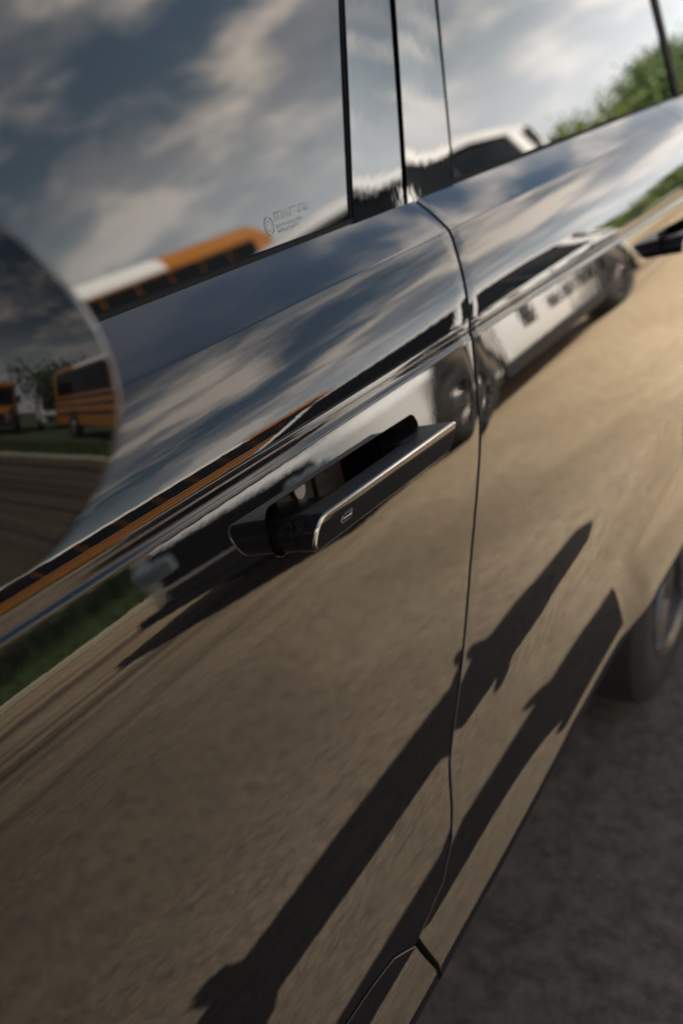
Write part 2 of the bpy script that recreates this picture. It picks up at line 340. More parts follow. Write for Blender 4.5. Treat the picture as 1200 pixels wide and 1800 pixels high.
def panel(name, outer, holes, m, parent, xstep=0.03, lip=0.012, roll=0.0010, curl=None, hole_lip=0.014, bulge=None):
    outer = densify(outer); holes = [list(h) for h in holes]
    loops = [outer]+holes
    V2 = []; E = []
    for lp in loops:
        o = len(V2); V2 += lp; E += [(o+i, o+(i+1) % len(lp)) for i in range(len(lp))]
    O = np.array(outer); x0, x1 = O[:, 0].min(), O[:, 0].max(); s0, s1 = O[:, 1].min(), O[:, 1].max()
    gx = np.arange(x0, x1, xstep); gs = ROWS[(ROWS > s0) & (ROWS < s1)]
    GX, GS = np.meshgrid(gx, gs); GX = (GX+((np.arange(len(gs)) % 2)*xstep*.5)[:, None]).ravel(); GS = GS.ravel()
    ok = inside(GX, GS, outer) & (segdist(GX, GS, outer) > .0012)
    for h in holes: ok &= ~inside(GX, GS, h) & (segdist(GX, GS, h) > .001)
    if curl is not None:   # extra columns near a curled edge
        ex = []; 
        for d in (.003, .006, .010, .015, .021, .028):
            for side in (-1, 1):
                xs_ = np.interp(gs, curl[1], curl[0])+side*d; ex.append(np.c_[xs_, gs])
        ex = np.concatenate(ex); k2 = inside(ex[:, 0], ex[:, 1], outer) & (segdist(ex[:, 0], ex[:, 1], outer) > .0012)
        for h in holes: k2 &= ~inside(ex[:, 0], ex[:, 1], h) & (segdist(ex[:, 0], ex[:, 1], h) > .001)
        GX = np.concatenate([GX[ok], ex[k2, 0]]); GS = np.concatenate([GS[ok], ex[k2, 1]])
    else: GX = GX[ok]; GS = GS[ok]
    V2 += list(zip(GX.tolist(), GS.tolist()))
    r = delaunay_2d_cdt([Vector(p) for p in V2], E, [], 0, 1e-7)
    vs = np.array([tuple(p) for p in r[0]]); tri = np.array([f for f in r[2]])
    cen = vs[tri].mean(1); kp = inside(cen[:, 0], cen[:, 1], outer)
    for h in holes: kp &= ~inside(cen[:, 0], cen[:, 1], h)
    tri = tri[kp]
    P, n = surf(vs[:, 0], vs[:, 1])
    if curl is not None:
        xc = np.interp(vs[:, 1], curl[1], curl[0]); d = np.abs(vs[:, 0]-xc); sg = np.sign(vs[:, 0]-xc)
        kk, wd = curl[2], 0.03; u = np.clip(1-d/wd, 0, 1)
        P = P-n*(kk*u**2)[:, None]; n = n-np.stack([sg*(2*kk*u/wd), 0*u, 0*u], -1)
        n /= np.linalg.norm(n, axis=-1, keepdims=True)
    verts = P.tolist(); norms = n.tolist(); faces = tri.tolist(); seal = []
    # make faces point outwards
    a, b, c = P[tri[:, 0]], P[tri[:, 1]], P[tri[:, 2]]; fn = np.cross(b-a, c-a); flip = (fn*n[tri[:, 0]]).sum(1) < 0
    faces = [f[::-1] if fl else f for f, fl in zip(faces, flip)]
    # returned edges
    for li, lp in enumerate(loops):
        q = np.array(lp); nx = np.roll(q, -1, 0)-np.roll(q, 1, 0); area = 0.5*np.sum(q[:, 0]*np.roll(q[:, 1], -1)-np.roll(q[:, 0], -1)*q[:, 1])
        o2 = np.stack([nx[:, 1], -nx[:, 0]], -1); o2 /= (np.linalg.norm(o2, axis=1, keepdims=True)+1e-12)
        if area < 0: o2 = -o2
        if li > 0: o2 = -o2
        P0, n0 = surf(q[:, 0], q[:, 1])
        if curl is not None:
            d = np.abs(q[:, 0]-np.interp(q[:, 1], curl[1], curl[0])); P0 = P0-n0*(curl[2]*np.clip(1-d/.03, 0, 1)**2)[:, None]
        P1, _ = surf(q[:, 0]+o2[:, 0]*1e-3, q[:, 1]+o2[:, 1]*1e-3); Pb, _ = surf(q[:, 0], q[:, 1]); od = P1-Pb; od /= np.linalg.norm(od, axis=1, keepdims=True)+1e-12
        rr = roll; dep = lip if li == 0 else hole_lip
        rings = [(0, 0, 0.0), (.38*rr, .08*rr, .39), (.71*rr, .29*rr, .785), (.92*rr, .62*rr, 1.18), (rr, rr, 1.57), (rr, rr*1.4, 1.57), (rr, dep, 1.57)]
        base = len(verts); m_ = len(lp)
        for (oo, dd, ang) in rings:
            verts += (P0+od*oo-n0*dd).tolist(); norms += (n0*math.cos(ang)+od*math.sin(ang)).tolist()
        for ri in range(len(rings)-1):
            for i in range(m_):
                j = (i+1) % m_; A, B = base+ri*m_+i, base+ri*m_+j
                f = [A, B, B+m_, A+m_]
                p = [np.array(verts[t]) for t in f]; fnn = np.cross(p[1]-p[0], p[2]-p[0])+np.cross(p[2]-p[0], p[3]-p[0])
                if fnn@np.array(norms[A+m_]) < 0: f = f[::-1]
                faces.append(f); seal.append((len(faces)-1) if ri == len(rings)-2 else -1)
    me = bpy.data.meshes.new(name); me.from_pydata(verts, [], faces); me.materials.append(m); me.materials.append(rubber)
    for q in seal:
        if q >= 0: me.polygons[q].material_index = 1
    me.polygons.foreach_set('use_smooth', [True]*len(me.polygons)); me.update()
    me.normals_split_custom_set_from_vertices([tuple(x) for x in norms])
    o = bpy.data.objects.new(name, me); COL.objects.link(o); o.parent = parent
    return o

SUV = thing('parked_car', 'glossy black SUV parked in front of the camera, door handle popped out', 'car')
SEAM = [(1.302, 0.0), (1.299, 0.0031), (1.293, 0.0275), (1.281, 0.0553), (1.268, 0.0787), (1.255, 0.1079), (1.238, 0.1426), (1.226, 0.1716), (1.214, 0.2012), (1.196, 0.2535),
        (1.177, 0.2896), (1.153, 0.3272), (1.106, 0.3918), (1.045, 0.4885), (1.020, 0.5268), (0.997, 0.558), (0.980, 0.6), (0.962, 0.6287), (0.925, 0.6561), (0.858, 0.6684)]
SX = [a for a, b in SEAM]; SS = [b for a, b in SEAM]
G2 = 0.0044
dense_seam = [(float(np.interp(s, SS, SX)), float(s)) for s in np.unique(np.concatenate([ROWS[ROWS < .6684], [0.0, .6684]]))]
# -- handle axis (car side, local frame): origin, u along the car, v up the door, n outwards
def hframe(x, s, length_slope=-0.05):
    P, n = surf(np.array([x]), np.array([s])); n = Vector(n[0]); P = Vector(P[0])
    u = Vector((1, 0, length_slope)); u = (u-n*u.dot(n)).normalized(); vv = n.cross(u)
    if vv.z < 0: vv = -vv
    mt = Matrix((u, vv, n)).transposed().to_4x4(); mt.translation = P
    return mt
HL, HH = 0.286, 0.0300
HX, HS = 0.9, 0.2160
HF = hframe(HX, HS)
def rrect(l, h, r, n=6, r2=None, off=0.0):
    """rounded rectangle, counter-clockwise, centred; r at the front end, r2 at the rear end"""
    r2 = r if r2 is None else r2; l = l+2*off; h = h+2*off; r += off; r2 += off; p = []
    for cx_, cy_, rr, a0 in ((l/2-r2, h/2-r2, r2, 0), (-l/2+r, h/2-r, r, 90), (-l/2+r, -h/2+r, r, 180), (l/2-r2, -h/2+r2, r2, 270)):
        for i in range(n+1):
            t = R(a0+90*i/n); p.append((cx_+rr*math.cos(t), cy_+rr*math.sin(t)))
    return p
def hole_loop(F, l, h, r):
    lp = rrect(l, h, r, 8); lp2 = []
    for i in range(len(lp)):
        a, b = np.array(lp[i]), np.array(lp[(i+1) % len(lp)]); m_ = max(1, int(np.hypot(*(b-a))/.006))
        for j in range(m_): lp2.append(a+(b-a)*j/m_)
    res = []
    for (a, b) in lp2:
        p = F @ Vector((a, b, 0))
        # nearest s on the section at this x
        sx = np.arange(.16, .32, .0005); Ps, _ = surf(np.full_like(sx, p.x), sx); i = np.argmin((Ps[:, 1]-p.y)**2+(Ps[:, 2]-p.z)**2)
        if 0 < i < len(sx)-1:
            d = [(Ps[q, 1]-p.y)**2+(Ps[q, 2]-p.z)**2 for q in (i-1, i, i+1)]; den = d[0]-2*d[1]+d[2]
            s_ = sx[i]+(0.5*(d[0]-d[2])/den if den else 0)*.0005
        else: s_ = sx[i]
        res.append((p.x, float(s_)))
    return res
hole1 = hole_loop(HF @ Matrix.Translation((0, 0.005, 0)), HL+0.012, HH+0.012, 0.014)
# front door
XF = 0.10
fd = [(XF, 0.0)]+[(x-G2, s) for x, s in dense_seam]+[(0.809, 0.6467), (0.762, 0.6400), (0.717, 0.6373), (0.60, 0.634), (XF, 0.632)]
front_door = panel('front_door', fd, [hole1], paint, SUV, curl=(SX, SS, 0.0003))
front_door['label'] = 'front door with the handle out'
# sill cover below the front door, with its short joint to the rear door
sill = [(XF, 0.6365), (0.60, 0.6385), (0.717, 0.642), (0.762, 0.6447), (0.809, 0.6514), (0.851, 0.6705), (0.870, 0.712), (0.874, 0.78), (XF, 0.78)]
panel('sill_cover', sill, [], paint, SUV)
# rear door: from the seam to behind the wheel, cut by the arch
AXX, AXZ, AR = 2.50, 0.40, 0.475
XR = 2.43
def arch_pts(r, xa, xb, n=26, cx_=AXX):
    pts = []
    for i in range(n+1):
        x = xa+(xb-xa)*i/n; zt = AXZ+math.sqrt(max(r*r-(x-cx_)**2, 0))
        pts.append((x, float(np.interp(-zt, -zz, ss))))
    return pts
low_x = AXX-math.sqrt(AR**2-(0.54-AXZ)**2)
ap = arch_pts(AR, low_x, XR)
rd = [(x+G2, s) for x, s in dense_seam if s <= .6684]+[(0.864, 0.672), (0.880, 0.712), (0.884, 0.78), (low_x-.01, 0.78)]+ap+[(XR, 0.20), (XR+.03, 0.06), (XR+.05, 0.0)]
HF2 = hframe(2.235, 0.2160+0.006)
hole2 = hole_loop(HF2 @ Matrix.Translation((0, 0.005, 0)), HL+0.012, HH+0.012, 0.014)
panel('rear_door', rd, [hole2], paint, SUV, xstep=.013, curl=(SX, SS, 0.0003))
# quarter panel and front wing
ap2 = arch_pts(AR, XR+.005, AXX+math.sqrt(AR**2-(0.54-AXZ)**2))
qp = [(XR+.055, 0.0), (XR+.035, 0.06), (XR+.005, 0.20)]+ap2+[(ap2[-1][0]+.01, 0.76), (3.50, 0.74), (3.58, 0.35), (3.56, 0.0)]
panel('quarter_panel', qp, [], paint, SUV)
FX = -0.47
apf = arch_pts(AR, FX-math.sqrt(AR**2-.14**2), FX+math.sqrt(AR**2-.14**2), cx_=FX)
fw = [(-1.30, 0.10), (-1.33, 0.35), (-1.30, 0.74), (apf[0][0]-.01, 0.76)]+apf+[(apf[-1][0]+.01, 0.78), (XF-.005, 0.78), (XF-.005, 0.0), (-.2, 0.0), (-.6, 0.015), (-1.0, 0.05)]
panel('front_wing', fw, [], paint, SUV)

# -- glass house
TW = math.tan(R(16.7)); YB, ZB = 0.1055, 1.2035
def gp(x, h, out=0.0):
    """point on the side-glass plane: x at belt, h metres above the belt measured in z; out = proud of the plane"""
    a = R(16.7); z = ZB-0.011*(x-0.6)+h; y = YB+TW*h
    return Vector((x, y, z))+Vector((0, -math.cos(a), math.sin(a)))*out
def gquad(name, x0b, x0t, x1b, x1t, hb, ht, m, out, thick, nx=14, nh=16, bow=0.0, bevel=0.0012):
    b = MB(); rows_o = []; rows_i = []
    for i in range(nh+1):
        t = i/nh; h = hb+(ht-hb)*t; ro = []; ri = []
        for j in range(nx+1):
            w = j/nx; xa = x0b+(x0t-x0b)*t; xb = x1b+(x1t-x1b)*t; x = xa+(xb-xa)*w
            wv = bow*.08*math.sin(max(h, 0)/.08)*((2*w-1.05)**2) if h < .25 else 0
            ro.append(gp(x, h, out+wv)); ri.append(gp(x, h, out-thick))
        rows_o.append(ro); rows_i.append(ri)
    vs = [p for r in rows_o for p in r]; f = [(i*(nx+1)+j, i*(nx+1)+j+1, (i+1)*(nx+1)+j+1, (i+1)*(nx+1)+j) for i in range(nh) for j in range(nx)]
    b.add(vs, f, True)
    per = [(0, j) for j in range(nx+1)]+[(i, nx) for i in range(1, nh+1)]+[(nh, j) for j in range(nx-1, -1, -1)]+[(i, 0) for i in range(nh-1, 0, -1)]
    va = [rows_o[i][j] for i, j in per]; vb = [rows_i[i][j] for i, j in per]; n = len(per)
    b.add(va+vb, [(i, (i+1) % n, n+(i+1) % n, n+i) for i in range(n)], False)
    return b.build(name, m, SUV)
HT = 0.50
def ext(xb, xt, h0=0.194): return xb, xb+(xt-xb)*HT/h0     # extend an edge seen between belt and h0 up to the roof
e1 = ext(1.139, 1.233); e2 = ext(1.265, 1.346); e3 = ext(1.277, 1.362); e4 = ext(1.414, 1.478); e5 = ext(1.427, 1.497); e6 = ext(2.66, 2.60, .17); e7 = ext(2.70, 2.645, .17)
gquad('front_window', -0.02, 0.62, e1[0]-.004, e1[1]-.004, -0.01, HT, glass, 0.0, 0.005)
def pillar(a, b_, name='pillar_trim'):
    return gquad(name, a[0], a[1], b_[0], b_[1], -0.008, HT, piano, 0.0035, 0.02, 16, 60, bow=.007)
pillar(e1, e2); pillar(e3, e4)
gquad('rear_window', e5[0], e5[1], e6[0], e6[1], -0.01, HT, glass, 0.0, 0.005)
gquad('window_divider', e6[0]+.002, e6[1]+.002, e7[0], e7[1], -0.01, HT, rubber, 0.004, 0.02, 2, 6)
gquad('quarter_window', e7[0]+.002, e7[1]+.002, 3.30, 3.10, -0.01, HT, glass, 0.0, 0.005)
# thin bright return edges of the pillar trims / run channels
for e in (e1, e5):
    d = -.0045 if e is e1 else -.006
    gquad('run_channel', e[0]+d, e[1]+d, e[0]+d+.0042, e[1]+d+.0042, -0.01, HT, rubber, 0.0012, 0.012, 2, 6)
bs = MB()     # belt seal
xs_ = np.linspace(-.05, 3.35, 60); rings = []
for x in xs_:
    P, n = surf(np.array([x]), np.array([0.0])); P = Vector(P[0])
    yo = float(plan(x))
    rings.append([P+Vector((0, -.001, -.0005)), P+Vector((0, -.0005, .0035)), P+Vector((0, .004, .0045)), P+Vector((0, .012, .002)), P+Vector((0, .012, -.02)), P+Vector((0, 0, -.02))])
bs.loft(rings); bs.build('belt_seal', rubber, SUV)
inn = MB(); inn.box(-.1, 3.4, .14, 1.76, .95, 1.19); inn.box(XF, 3.45, .07, .12, .42, 1.12); inn.build('inner_body', under_m, SUV)
ub = MB(); ub.box(-1.2, 3.45, .32, 1.58, .30, .62); ub.box(.05, 1.98, -.02, 1.9, .42, .55); ub.build('underbody', under_m, SUV, .02)
# roof, far side, bonnet, tailgate
rf = MB(); rings = []
for x, f_ in ((.55, .0), (.75, .75), (1.1, .95), (1.9, 1), (2.8, .97), (3.2, .9), (3.36, .78)):
    z0 = 1.70+.03*f_; yi = .262+.0*f_+(.04*(x-2.6)/.7 if x > 2.6 else 0)
    r = [(x, yi, z0-.02)]
    for t in np.linspace(0, 1, 14):
        a = math.pi*t; r.append((x, .95-(.95-yi)*math.cos(a), z0+(.045+.09*f_)*math.sin(a)**.55 if 0 < t < 1 else z0))
    r.append((x, 1.9-yi, z0-.02)); rings.append(r)
rf.loft(rings); rf.build('roof', paint, SUV)
ws = MB(); ws.loft([[(-.15, .2, 1.17), (-.17, .95, 1.20), (-.15, 1.70, 1.17), (-.1, 1.70, 1.15), (-.1, .2, 1.15)], [(.58, .29, 1.70), (.54, .95, 1.75), (.58, 1.61, 1.70), (.63, 1.61, 1.68), (.63, .29, 1.68)]], smooth=False); ws.build('windscreen', glass, SUV)
bn = MB(); rings = []
for x, z in ((-1.33, .90), (-1.25, 1.02), (-.9, 1.10), (-.5, 1.145), (-.12, 1.175)):
    yo = .115+float(plan(x))
    rings.append([(x, yo, z-.12), (x, yo+.01, z-.02), (x, yo+.1, z), (x, .95, z+.03), (x, 1.8-yo, z), (x, 1.89-yo, z-.02), (x, 1.9-yo, z-.12)])
bn.loft(rings); bn.build('bonnet', paint, SUV)
nb = MB(); rings = []
for x, w0, zl, zh in ((-1.20, .12, .32, .95), (-1.36, .22, .36, .93), (-1.44, .40, .42, .85)):
    rings.append([(x, w0, zl), (x, w0, zh), (x, .95, zh+.02), (x, 1.9-w0, zh), (x, 1.9-w0, zl)])
nb.loft(rings); nb.build('front_bumper', paint, SUV, .02)
for y0 in (.14, 1.34):
    hl = MB(); hl.box(-1.40, -1.22, y0, y0+.42, .80, .90); hl.build('headlight', lamp_m, SUV, .02)
tg = MB(); tg.loft([[(3.42, .17, .42), (3.42, 1.73, .42), (3.60, 1.68, .5), (3.60, .22, .5)], [(3.42, .12, 1.0), (3.42, 1.78, 1.0), (3.62, 1.7, 1.0), (3.62, .2, 1.0)], [(3.38, .14, 1.2), (3.38, 1.76, 1.2), (3.56, 1.66, 1.2), (3.56, .24, 1.2)], [(3.20, .30, 1.70), (3.20, 1.60, 1.70), (3.34, 1.55, 1.70), (3.34, .35, 1.70)]], smooth=False); tg.build('tailgate', paint, SUV, .02)
for y0 in (.2, 1.66):
    tl = MB(); tl.box(3.55, 3.635, y0, y0+.05, .75, 1.15); tl.build('tail_light', red_m, SUV, .01)
fs = MB()     # far body side, never seen from here but it carries the roof
for z0, z1, yf in ((.5, 1.2, 2.0),):
    fs.loft([[(-1.3, 1.72, .45), (-1.3, 1.78, 1.0), (-1.3, 1.70, 1.05), (-1.3, 1.66, .45)], [(-.3, 1.98, .45), (-.3, 1.88, 1.15), (-.3, 1.78, 1.18), (-.3, 1.7, .45)], [(2.6, 1.98, .45), (2.6, 1.82, 1.18), (2.6, 1.76, 1.2), (2.6, 1.7, .45)], [(3.5, 1.84, .45), (3.5, 1.74, 1.16), (3.5, 1.66, 1.18), (3.5, 1.66, .45)]])
fs.build('far_side_panel', paint, SUV)
fg = MB(); fg.add([(-.1, 1.79, 1.18), (3.3, 1.79, 1.18), (3.15, 1.64, 1.70), (.55, 1.64, 1.70), (-.1, 1.78, 1.17), (3.3, 1.78, 1.17), (3.15, 1.63, 1.69), (.55, 1.63, 1.69)], [(0, 1, 2, 3), (7, 6, 5, 4), (0, 4, 5, 1), (1, 5, 6, 2), (2, 6, 7, 3), (3, 7, 4, 0)]); fg.build('far_window', glass, SUV)
for y0 in (.30, 1.56):
    rr = MB(); rr.tube([(.85, y0, 1.74), (.95, y0, 1.80), (1.8, y0, 1.825), (2.9, y0, 1.80), (3.02, y0, 1.75)], .016, 10); rr.build('roof_rail', blackpl, SUV)
for xb in (1.32, 2.60):  # unseen bars and feet, added to put bumps in the roof's cast shadow
    cb = MB(); cb.box(xb-.035, xb+.035, .232, 1.668, 1.845, 1.872); cb.build('shadow_bar', blackpl, SUV, .008)
    for y0 in (.235, 1.53):
        fb = MB(); fb.box(xb-.06, xb+.06, y0, y0+.125, 1.80, 1.85); fb.build('shadow_bar_foot', blackpl, SUV, .01)
# wheels
def make_wheel(name, x, y, z, r, parent, m_rim, width=.26, side=-1, spokes=10, tread=True):
    """axis along y; the outer face looks towards side*y"""
    b = MB(); w = width/2
    prof = [(r*.74, -w*.95), (r*.82, -w), (r*.93, -w*.97), (r*.985, -w*.82), (r, -w*.55), (r, w*.55), (r*.985, w*.82), (r*.93, w*.97), (r*.82, w), (r*.74, w*.95)]
    n = 56; rings = [[(q*math.cos(2*math.pi*j/n), yy_, q*math.sin(2*math.pi*j/n)) for j in range(n)] for q, yy_ in prof]; rings.append(rings[0]); b.loft(rings, cap=False)
    ty = b.build('tyre', tyre_m, None)
    rim = MB(); rr = r*.75
    rim.loft([[(q*math.cos(2*math.pi*j/n), yy_, q*math.sin(2*math.pi*j/n)) for j in range(n)] for q, yy_ in [(rr, side*w*.9), (rr*.97, side*w*.98), (rr*.92, side*w*.9), (rr*.88, side*w*.2), (rr*.86, -side*w*.9), (rr, -side*w*.9), (rr, side*w*.9)]], cap=False)
    ho = rim.build('rim', m_rim, None)
    sp = []
    for q in range(spokes):
        a = 2*math.pi*(q+.3)/spokes; ca, sa = math.cos(a), math.sin(a); s_ = MB()
        def pt(rad, t, yv): return (rad*ca-t*sa, yv, rad*sa+t*ca)
        s_.loft([[pt(.05, .028, side*w*.55), pt(.05, .016, side*w*.80), pt(.05, -.016, side*w*.80), pt(.05, -.028, side*w*.55)],
                 [pt(rr*.6, .022, side*w*.6), pt(rr*.6, .012, side*w*.86), pt(rr*.6, -.012, side*w*.86), pt(rr*.6, -.022, side*w*.6)],
                 [pt(rr*.93, .03, side*w*.6), pt(rr*.93, .018, side*w*.90), pt(rr*.93, -.018, side*w*.90), pt(rr*.93, -.03, side*w*.6)]], smooth=False)
        sp.append(s_.build('spoke', m_rim, None, .004))
    hb = MB(); hb.lathe_y([(.075, side*w*.5), (.072, side*w*.80), (.04, side*w*.86)], 24); hc = hb.build('hub_cap', m_rim, None)
    dk = MB(); dk.lathe_y([(rr*.55, side*w*.1), (rr*.55, side*w*.18)], 32); dc = dk.build('brake_disc', silver_m, None)
    e = bpy.data.objects.new(name, None); COL.objects.link(e); e.parent = parent; e.location = (x, y, z)
    for o in [ty, ho, hc, dc]+sp: o.parent = e
    return e
wheel = make_wheel('wheel', AXX-.10, .04, .395, .395, SUV, rim_m, .25, -1, 10)
for wx, wy, fl in ((FX, .02, 0), (AXX, 1.88, 1), (FX, 1.88, 1)):
    c_ = copy_tree(wheel, SUV); c_.location = (wx, wy, .395); c_.rotation_euler = (0, .3, math.pi if fl else 0)
for cx_ in (AXX, FX):
    al = MB(); n = 30
    ra = [[(cx_+(AR+.012)*math.cos(math.pi*j/n), yv, AXZ+(AR+.012)*math.sin(math.pi*j/n)) for j in range(n+1)] for yv in (-.03, .42)]
    v_ = ra[0]+ra[1]; al.add(v_, [(j, j+1, n+2+j, n+1+j) for j in range(n)], True)
    al.add(ra[1]+[(cx_, .42, AXZ)], [(j, j+1, n+1) for j in range(n)], False)
    al.build('wheel_arch_liner', under_m, SUV)

# -- door handle (blade, bezel, arms, pocket)
def make_handle(F, hero):
    e = bpy.data.objects.new('door_handle', None); COL.objects.link(e); e.parent = SUV; e.matrix_world = F; e.matrix_parent_inverse = Matrix()
    e.location = F.to_translation(); e.rotation_euler = F.to_euler()
    r1, r2 = .0130, .0120; SL = .46
    def ring(off, n_, l=HL, du=0, rf=r1, rr=r2, crown=0):
        return [(a+du, b, n_+(SL*b if n_ > .02 else 0)) for a, b in rrect(l, HH, rf, 8, rr, off)]
    top = .038
    # face, slightly crowned across its height
    fb = MB(); K = 10; lp = rrect(HL, HH, r1, 8, r2, -.0020); n_ = len(lp)
    rings = []
    for q in range(K+1):
        sc = 1-q/K*.999
        rings.append([(a, b*sc, top+SL*b*sc+.0002-.0016*max(0, b*sc/(HH/2)-.1)**2) for a, b in lp])
    vs = [p for r in rings for p in r]; fb.add(vs, [(i*n_+j, i*n_+(j+1) % n_, (i+1)*n_+(j+1) % n_, (i+1)*n_+j) for i in range(K) for j in range(n_)], True)
    fb.build('handle_face', face_m, e)
    bz = MB(); bz.loft([ring(-.0021, top+.0002), ring(-.0004, top-.0006), ring(0, top-.0022), ring(0, top-.003)], cap=False); bz.build('handle_bezel', bezel_m, e)
    bl = MB()
    bl.loft([ring(-.0002, top-.0028), ring(-.0002, top-.0180), ring(-.0008, top-.0186)], cap=True)
    bl.build('handle_blade', handle_m, e)
    for u0, l, tag_ in ((-HL/2, .062, 0), (HL/2-.075, .075, 1)):
        ar = MB(); du = u0+l/2
        a0 = rrect(l, HH-.0006, r1-.0004 if not tag_ else .003, 8, .003 if not tag_ else r2-.0004, -.0002)
        def rg(n_, sh=0, sc=1.0): return [(du+a*(1-sh)+(.0 if not tag_ else 0), b*sc, n_) for a, b in a0]
        ar.loft([rg(top-.0185), rg(.006), rg(-.002, .03, .97), rg(-.035, .10, .9)]); ar.build('handle_arm', handle_m, e)
    # pocket behind the blade
    pk = MB(); l, h, dep = HL+.008, HH+.014, -.052
    for (a0, a1, b0, b1) in ((-l/2, l/2, h/2, h/2+.002), (-l/2, l/2, -h/2-.002, -h/2), (-l/2-.002, -l/2, -h/2, h/2), (l/2, l/2+.002, -h/2, h/2)):
        pk.box(a0, a1, b0+.005, b1+.005, dep, -.0135)
    pk.box(-l/2, l/2, -h/2+.005, h/2+.005, dep-.002, dep); pk.build('handle_pocket', pocket_m, e)
    pl = MB(); pl.box(-.075, -.012, -.010, .0215, dep, -.034); pl.box(-.010, .04, -.010, .0215, dep, -.031); pl.build('pocket_bracket', pocket_m, e, .0012)
    sc = MB(); X = Matrix.Translation((-.040, .0115, -.030)) @ Matrix.Rotation(R(-90), 4, 'X'); sc.lathe_y([(.0002, -.0005), (.0092, 0), (.0095, .0015), (.0075, .003), (.0035, .0034), (.003, .0015), (.0002, .0012)], 28, X)
    sc.build('pocket_screw', screw_m, e)
    sc2 = MB(); X = Matrix.Translation((.012, .012, -.031)) @ Matrix.Rotation(R(-90), 4, 'X'); sc2.lathe_y([(.0002, 0), (.0045, 0), (.0045, .001), (.002, .0018), (.0002, .0018)], 20, X); sc2.build('pocket_rivet', blackpl, e)
    # touch sensor mark: a raised lozenge outline with a bar through it
    ic = MB(); zz_ = top+.0008; uo = -HL/2+.052; vo_ = -.001
    def outline(l, h, r, w, bars):
        o_ = rrect(l, h, r, 5); i_ = rrect(l, h, r, 5, None, -w); n = len(o_)
        a = [(uo+x+y*.25, vo_+y, zz_-.0008+SL*(vo_+y)) for x, y in o_]; b = [(uo+x+y*.25, vo_+y, zz_-.0008+SL*(vo_+y)) for x, y in i_]
        a2 = [(x, y, z+.0008) for x, y, z in a]; b2 = [(x, y, z+.0008) for x, y, z in b]
        ic.add(a2+b2, [(i, (i+1) % n, n+(i+1) % n, n+i) for i in range(n)]); ic.add(a+a2, [(i, (i+1) % n, n+(i+1) % n, n+i) for i in range(n)]); ic.add(b+b2, [(i, (i+1) % n, n+(i+1) % n, n+i) for i in range(n)])
    outline(.017, .0075, .002, .0008, 0)
    ic.box(uo-.0075, uo+.0075, vo_-.0005, vo_+.0005, zz_-.0010+SL*vo_, zz_+.0001+SL*vo_)
    ic.build('touch_sensor_mark', bezel_m, e)
    return e
make_handle(HF, True)
make_handle(HF2, False)

# -- side mirror housing (outside face towards the camera)
mh = bpy.data.objects.new('side_mirror', None); COL.objects.link(mh); mh.parent = SUV
MC = Vector((0.3418, -0.1428, 1.2883)); MN = Vector((-0.7642, -0.624, 0.163)).normalized()
MU = Vector((0, 0, 1)); MU = (MU-MN*MU.dot(MN)).normalized(); MR = MU.cross(MN).normalized()
mm = Matrix((MR, MU, MN)).transposed().to_4x4(); mm.translation = MC
mb = MB(); nu = 72; A_, B_, ROT, RC = .116, .078, R(-36), .52; CU, CV = -.078, .030
rings = []
for fr, dz in [(q/20*.978, 0) for q in range(1, 21)]+[(.988, -.0012), (.995, -.0035), (.999, -.007), (1.0, -.012), (.985, -.045), (.93, -.075), (.80, -.092), (.4, -.10)]:
    rg_ = []
    for j in range(nu):
        th = 2*math.pi*j/nu; e_ = .78
        u_ = A_*fr*math.copysign(abs(math.cos(th))**e_, math.cos(th)); v_ = B_*fr*math.copysign(abs(math.sin(th))**e_, math.sin(th))
        u2, v2 = CU+u_*math.cos(ROT)-v_*math.sin(ROT), CV+u_*math.sin(ROT)+v_*math.cos(ROT)
        f2 = min(fr, .978)/fr
        ur, vr = CU+(u2-CU)*f2, CV+(v2-CV)*f2
        rg_.append((u2, v2, dz-(ur*ur+vr*vr)/(2*RC)))
    rings.append(rg_)
mb.loft(rings, True, True, mm); mb.build('mirror_housing', mat('mirror_housing_black', (.003, .003, .0035), .03, ior=1.42, bump=.01, bscale=40), mh)
ms = MB(); ms.loft([[(.30, -.03, 1.20), (.42, -.03, 1.20), (.42, -.03, 1.235), (.30, -.03, 1.235)], [(.30, .10, 1.17), (.44, .10, 1.17), (.44, .10, 1.21), (.30, .10, 1.21)]]); ms.build('mirror_arm', piano, mh, .01)

# -- etched maker's mark low in the rear corner of the front window
et = MB()
ring_c = gp(.985, .02, .0006); a = R(16.7); ex, ey = Vector((1, 0, 0)), Vector((0, math.sin(a), math.cos(a))); nn = Vector((0, -math.cos(a), math.sin(a)))
n = 40
for r0, r1_ in ((.0075, .0085), (.0045, .0050)):
    p0 = [ring_c+(ex*math.cos(6.2832*i/n)+ey*math.sin(6.2832*i/n))*r0 for i in range(n)]; p1 = [ring_c+(ex*math.cos(6.2832*i/n)+ey*math.sin(6.2832*i/n))*r1_ for i in range(n)]
    et.add(p0+p1, [(i, (i+1) % n, n+(i+1) % n, n+i) for i in range(n)])
xx = .0
rl = random.Random(3)
for row, hgt, yo in ((0, .0075, .006), (1, .003, -.003), (2, .003, -.0075)):
    xx = .013
    while xx < .075-(row*.012):
        w_ = rl.uniform(.002, .005) if row == 0 else rl.uniform(.0012, .003)
        for dx_ in (0, w_-.0007):
            p = ring_c+ex*(xx+dx_)+ey*(yo-hgt/2); et.add([p, p+ex*.0007, p+ex*.0007+ey*hgt, p+ey*hgt], [(0, 1, 2, 3)])
        q = ring_c+ex*xx+ey*(yo+rl.choice((-.5, .0, .5))*hgt*.8); et.add([q, q+ex*w_, q+ex*w_+ey*.0007, q+ey*.0007], [(0, 1, 2, 3)])
        xx += w_+.0018
et.build('window_etching', etch_m, SUV)

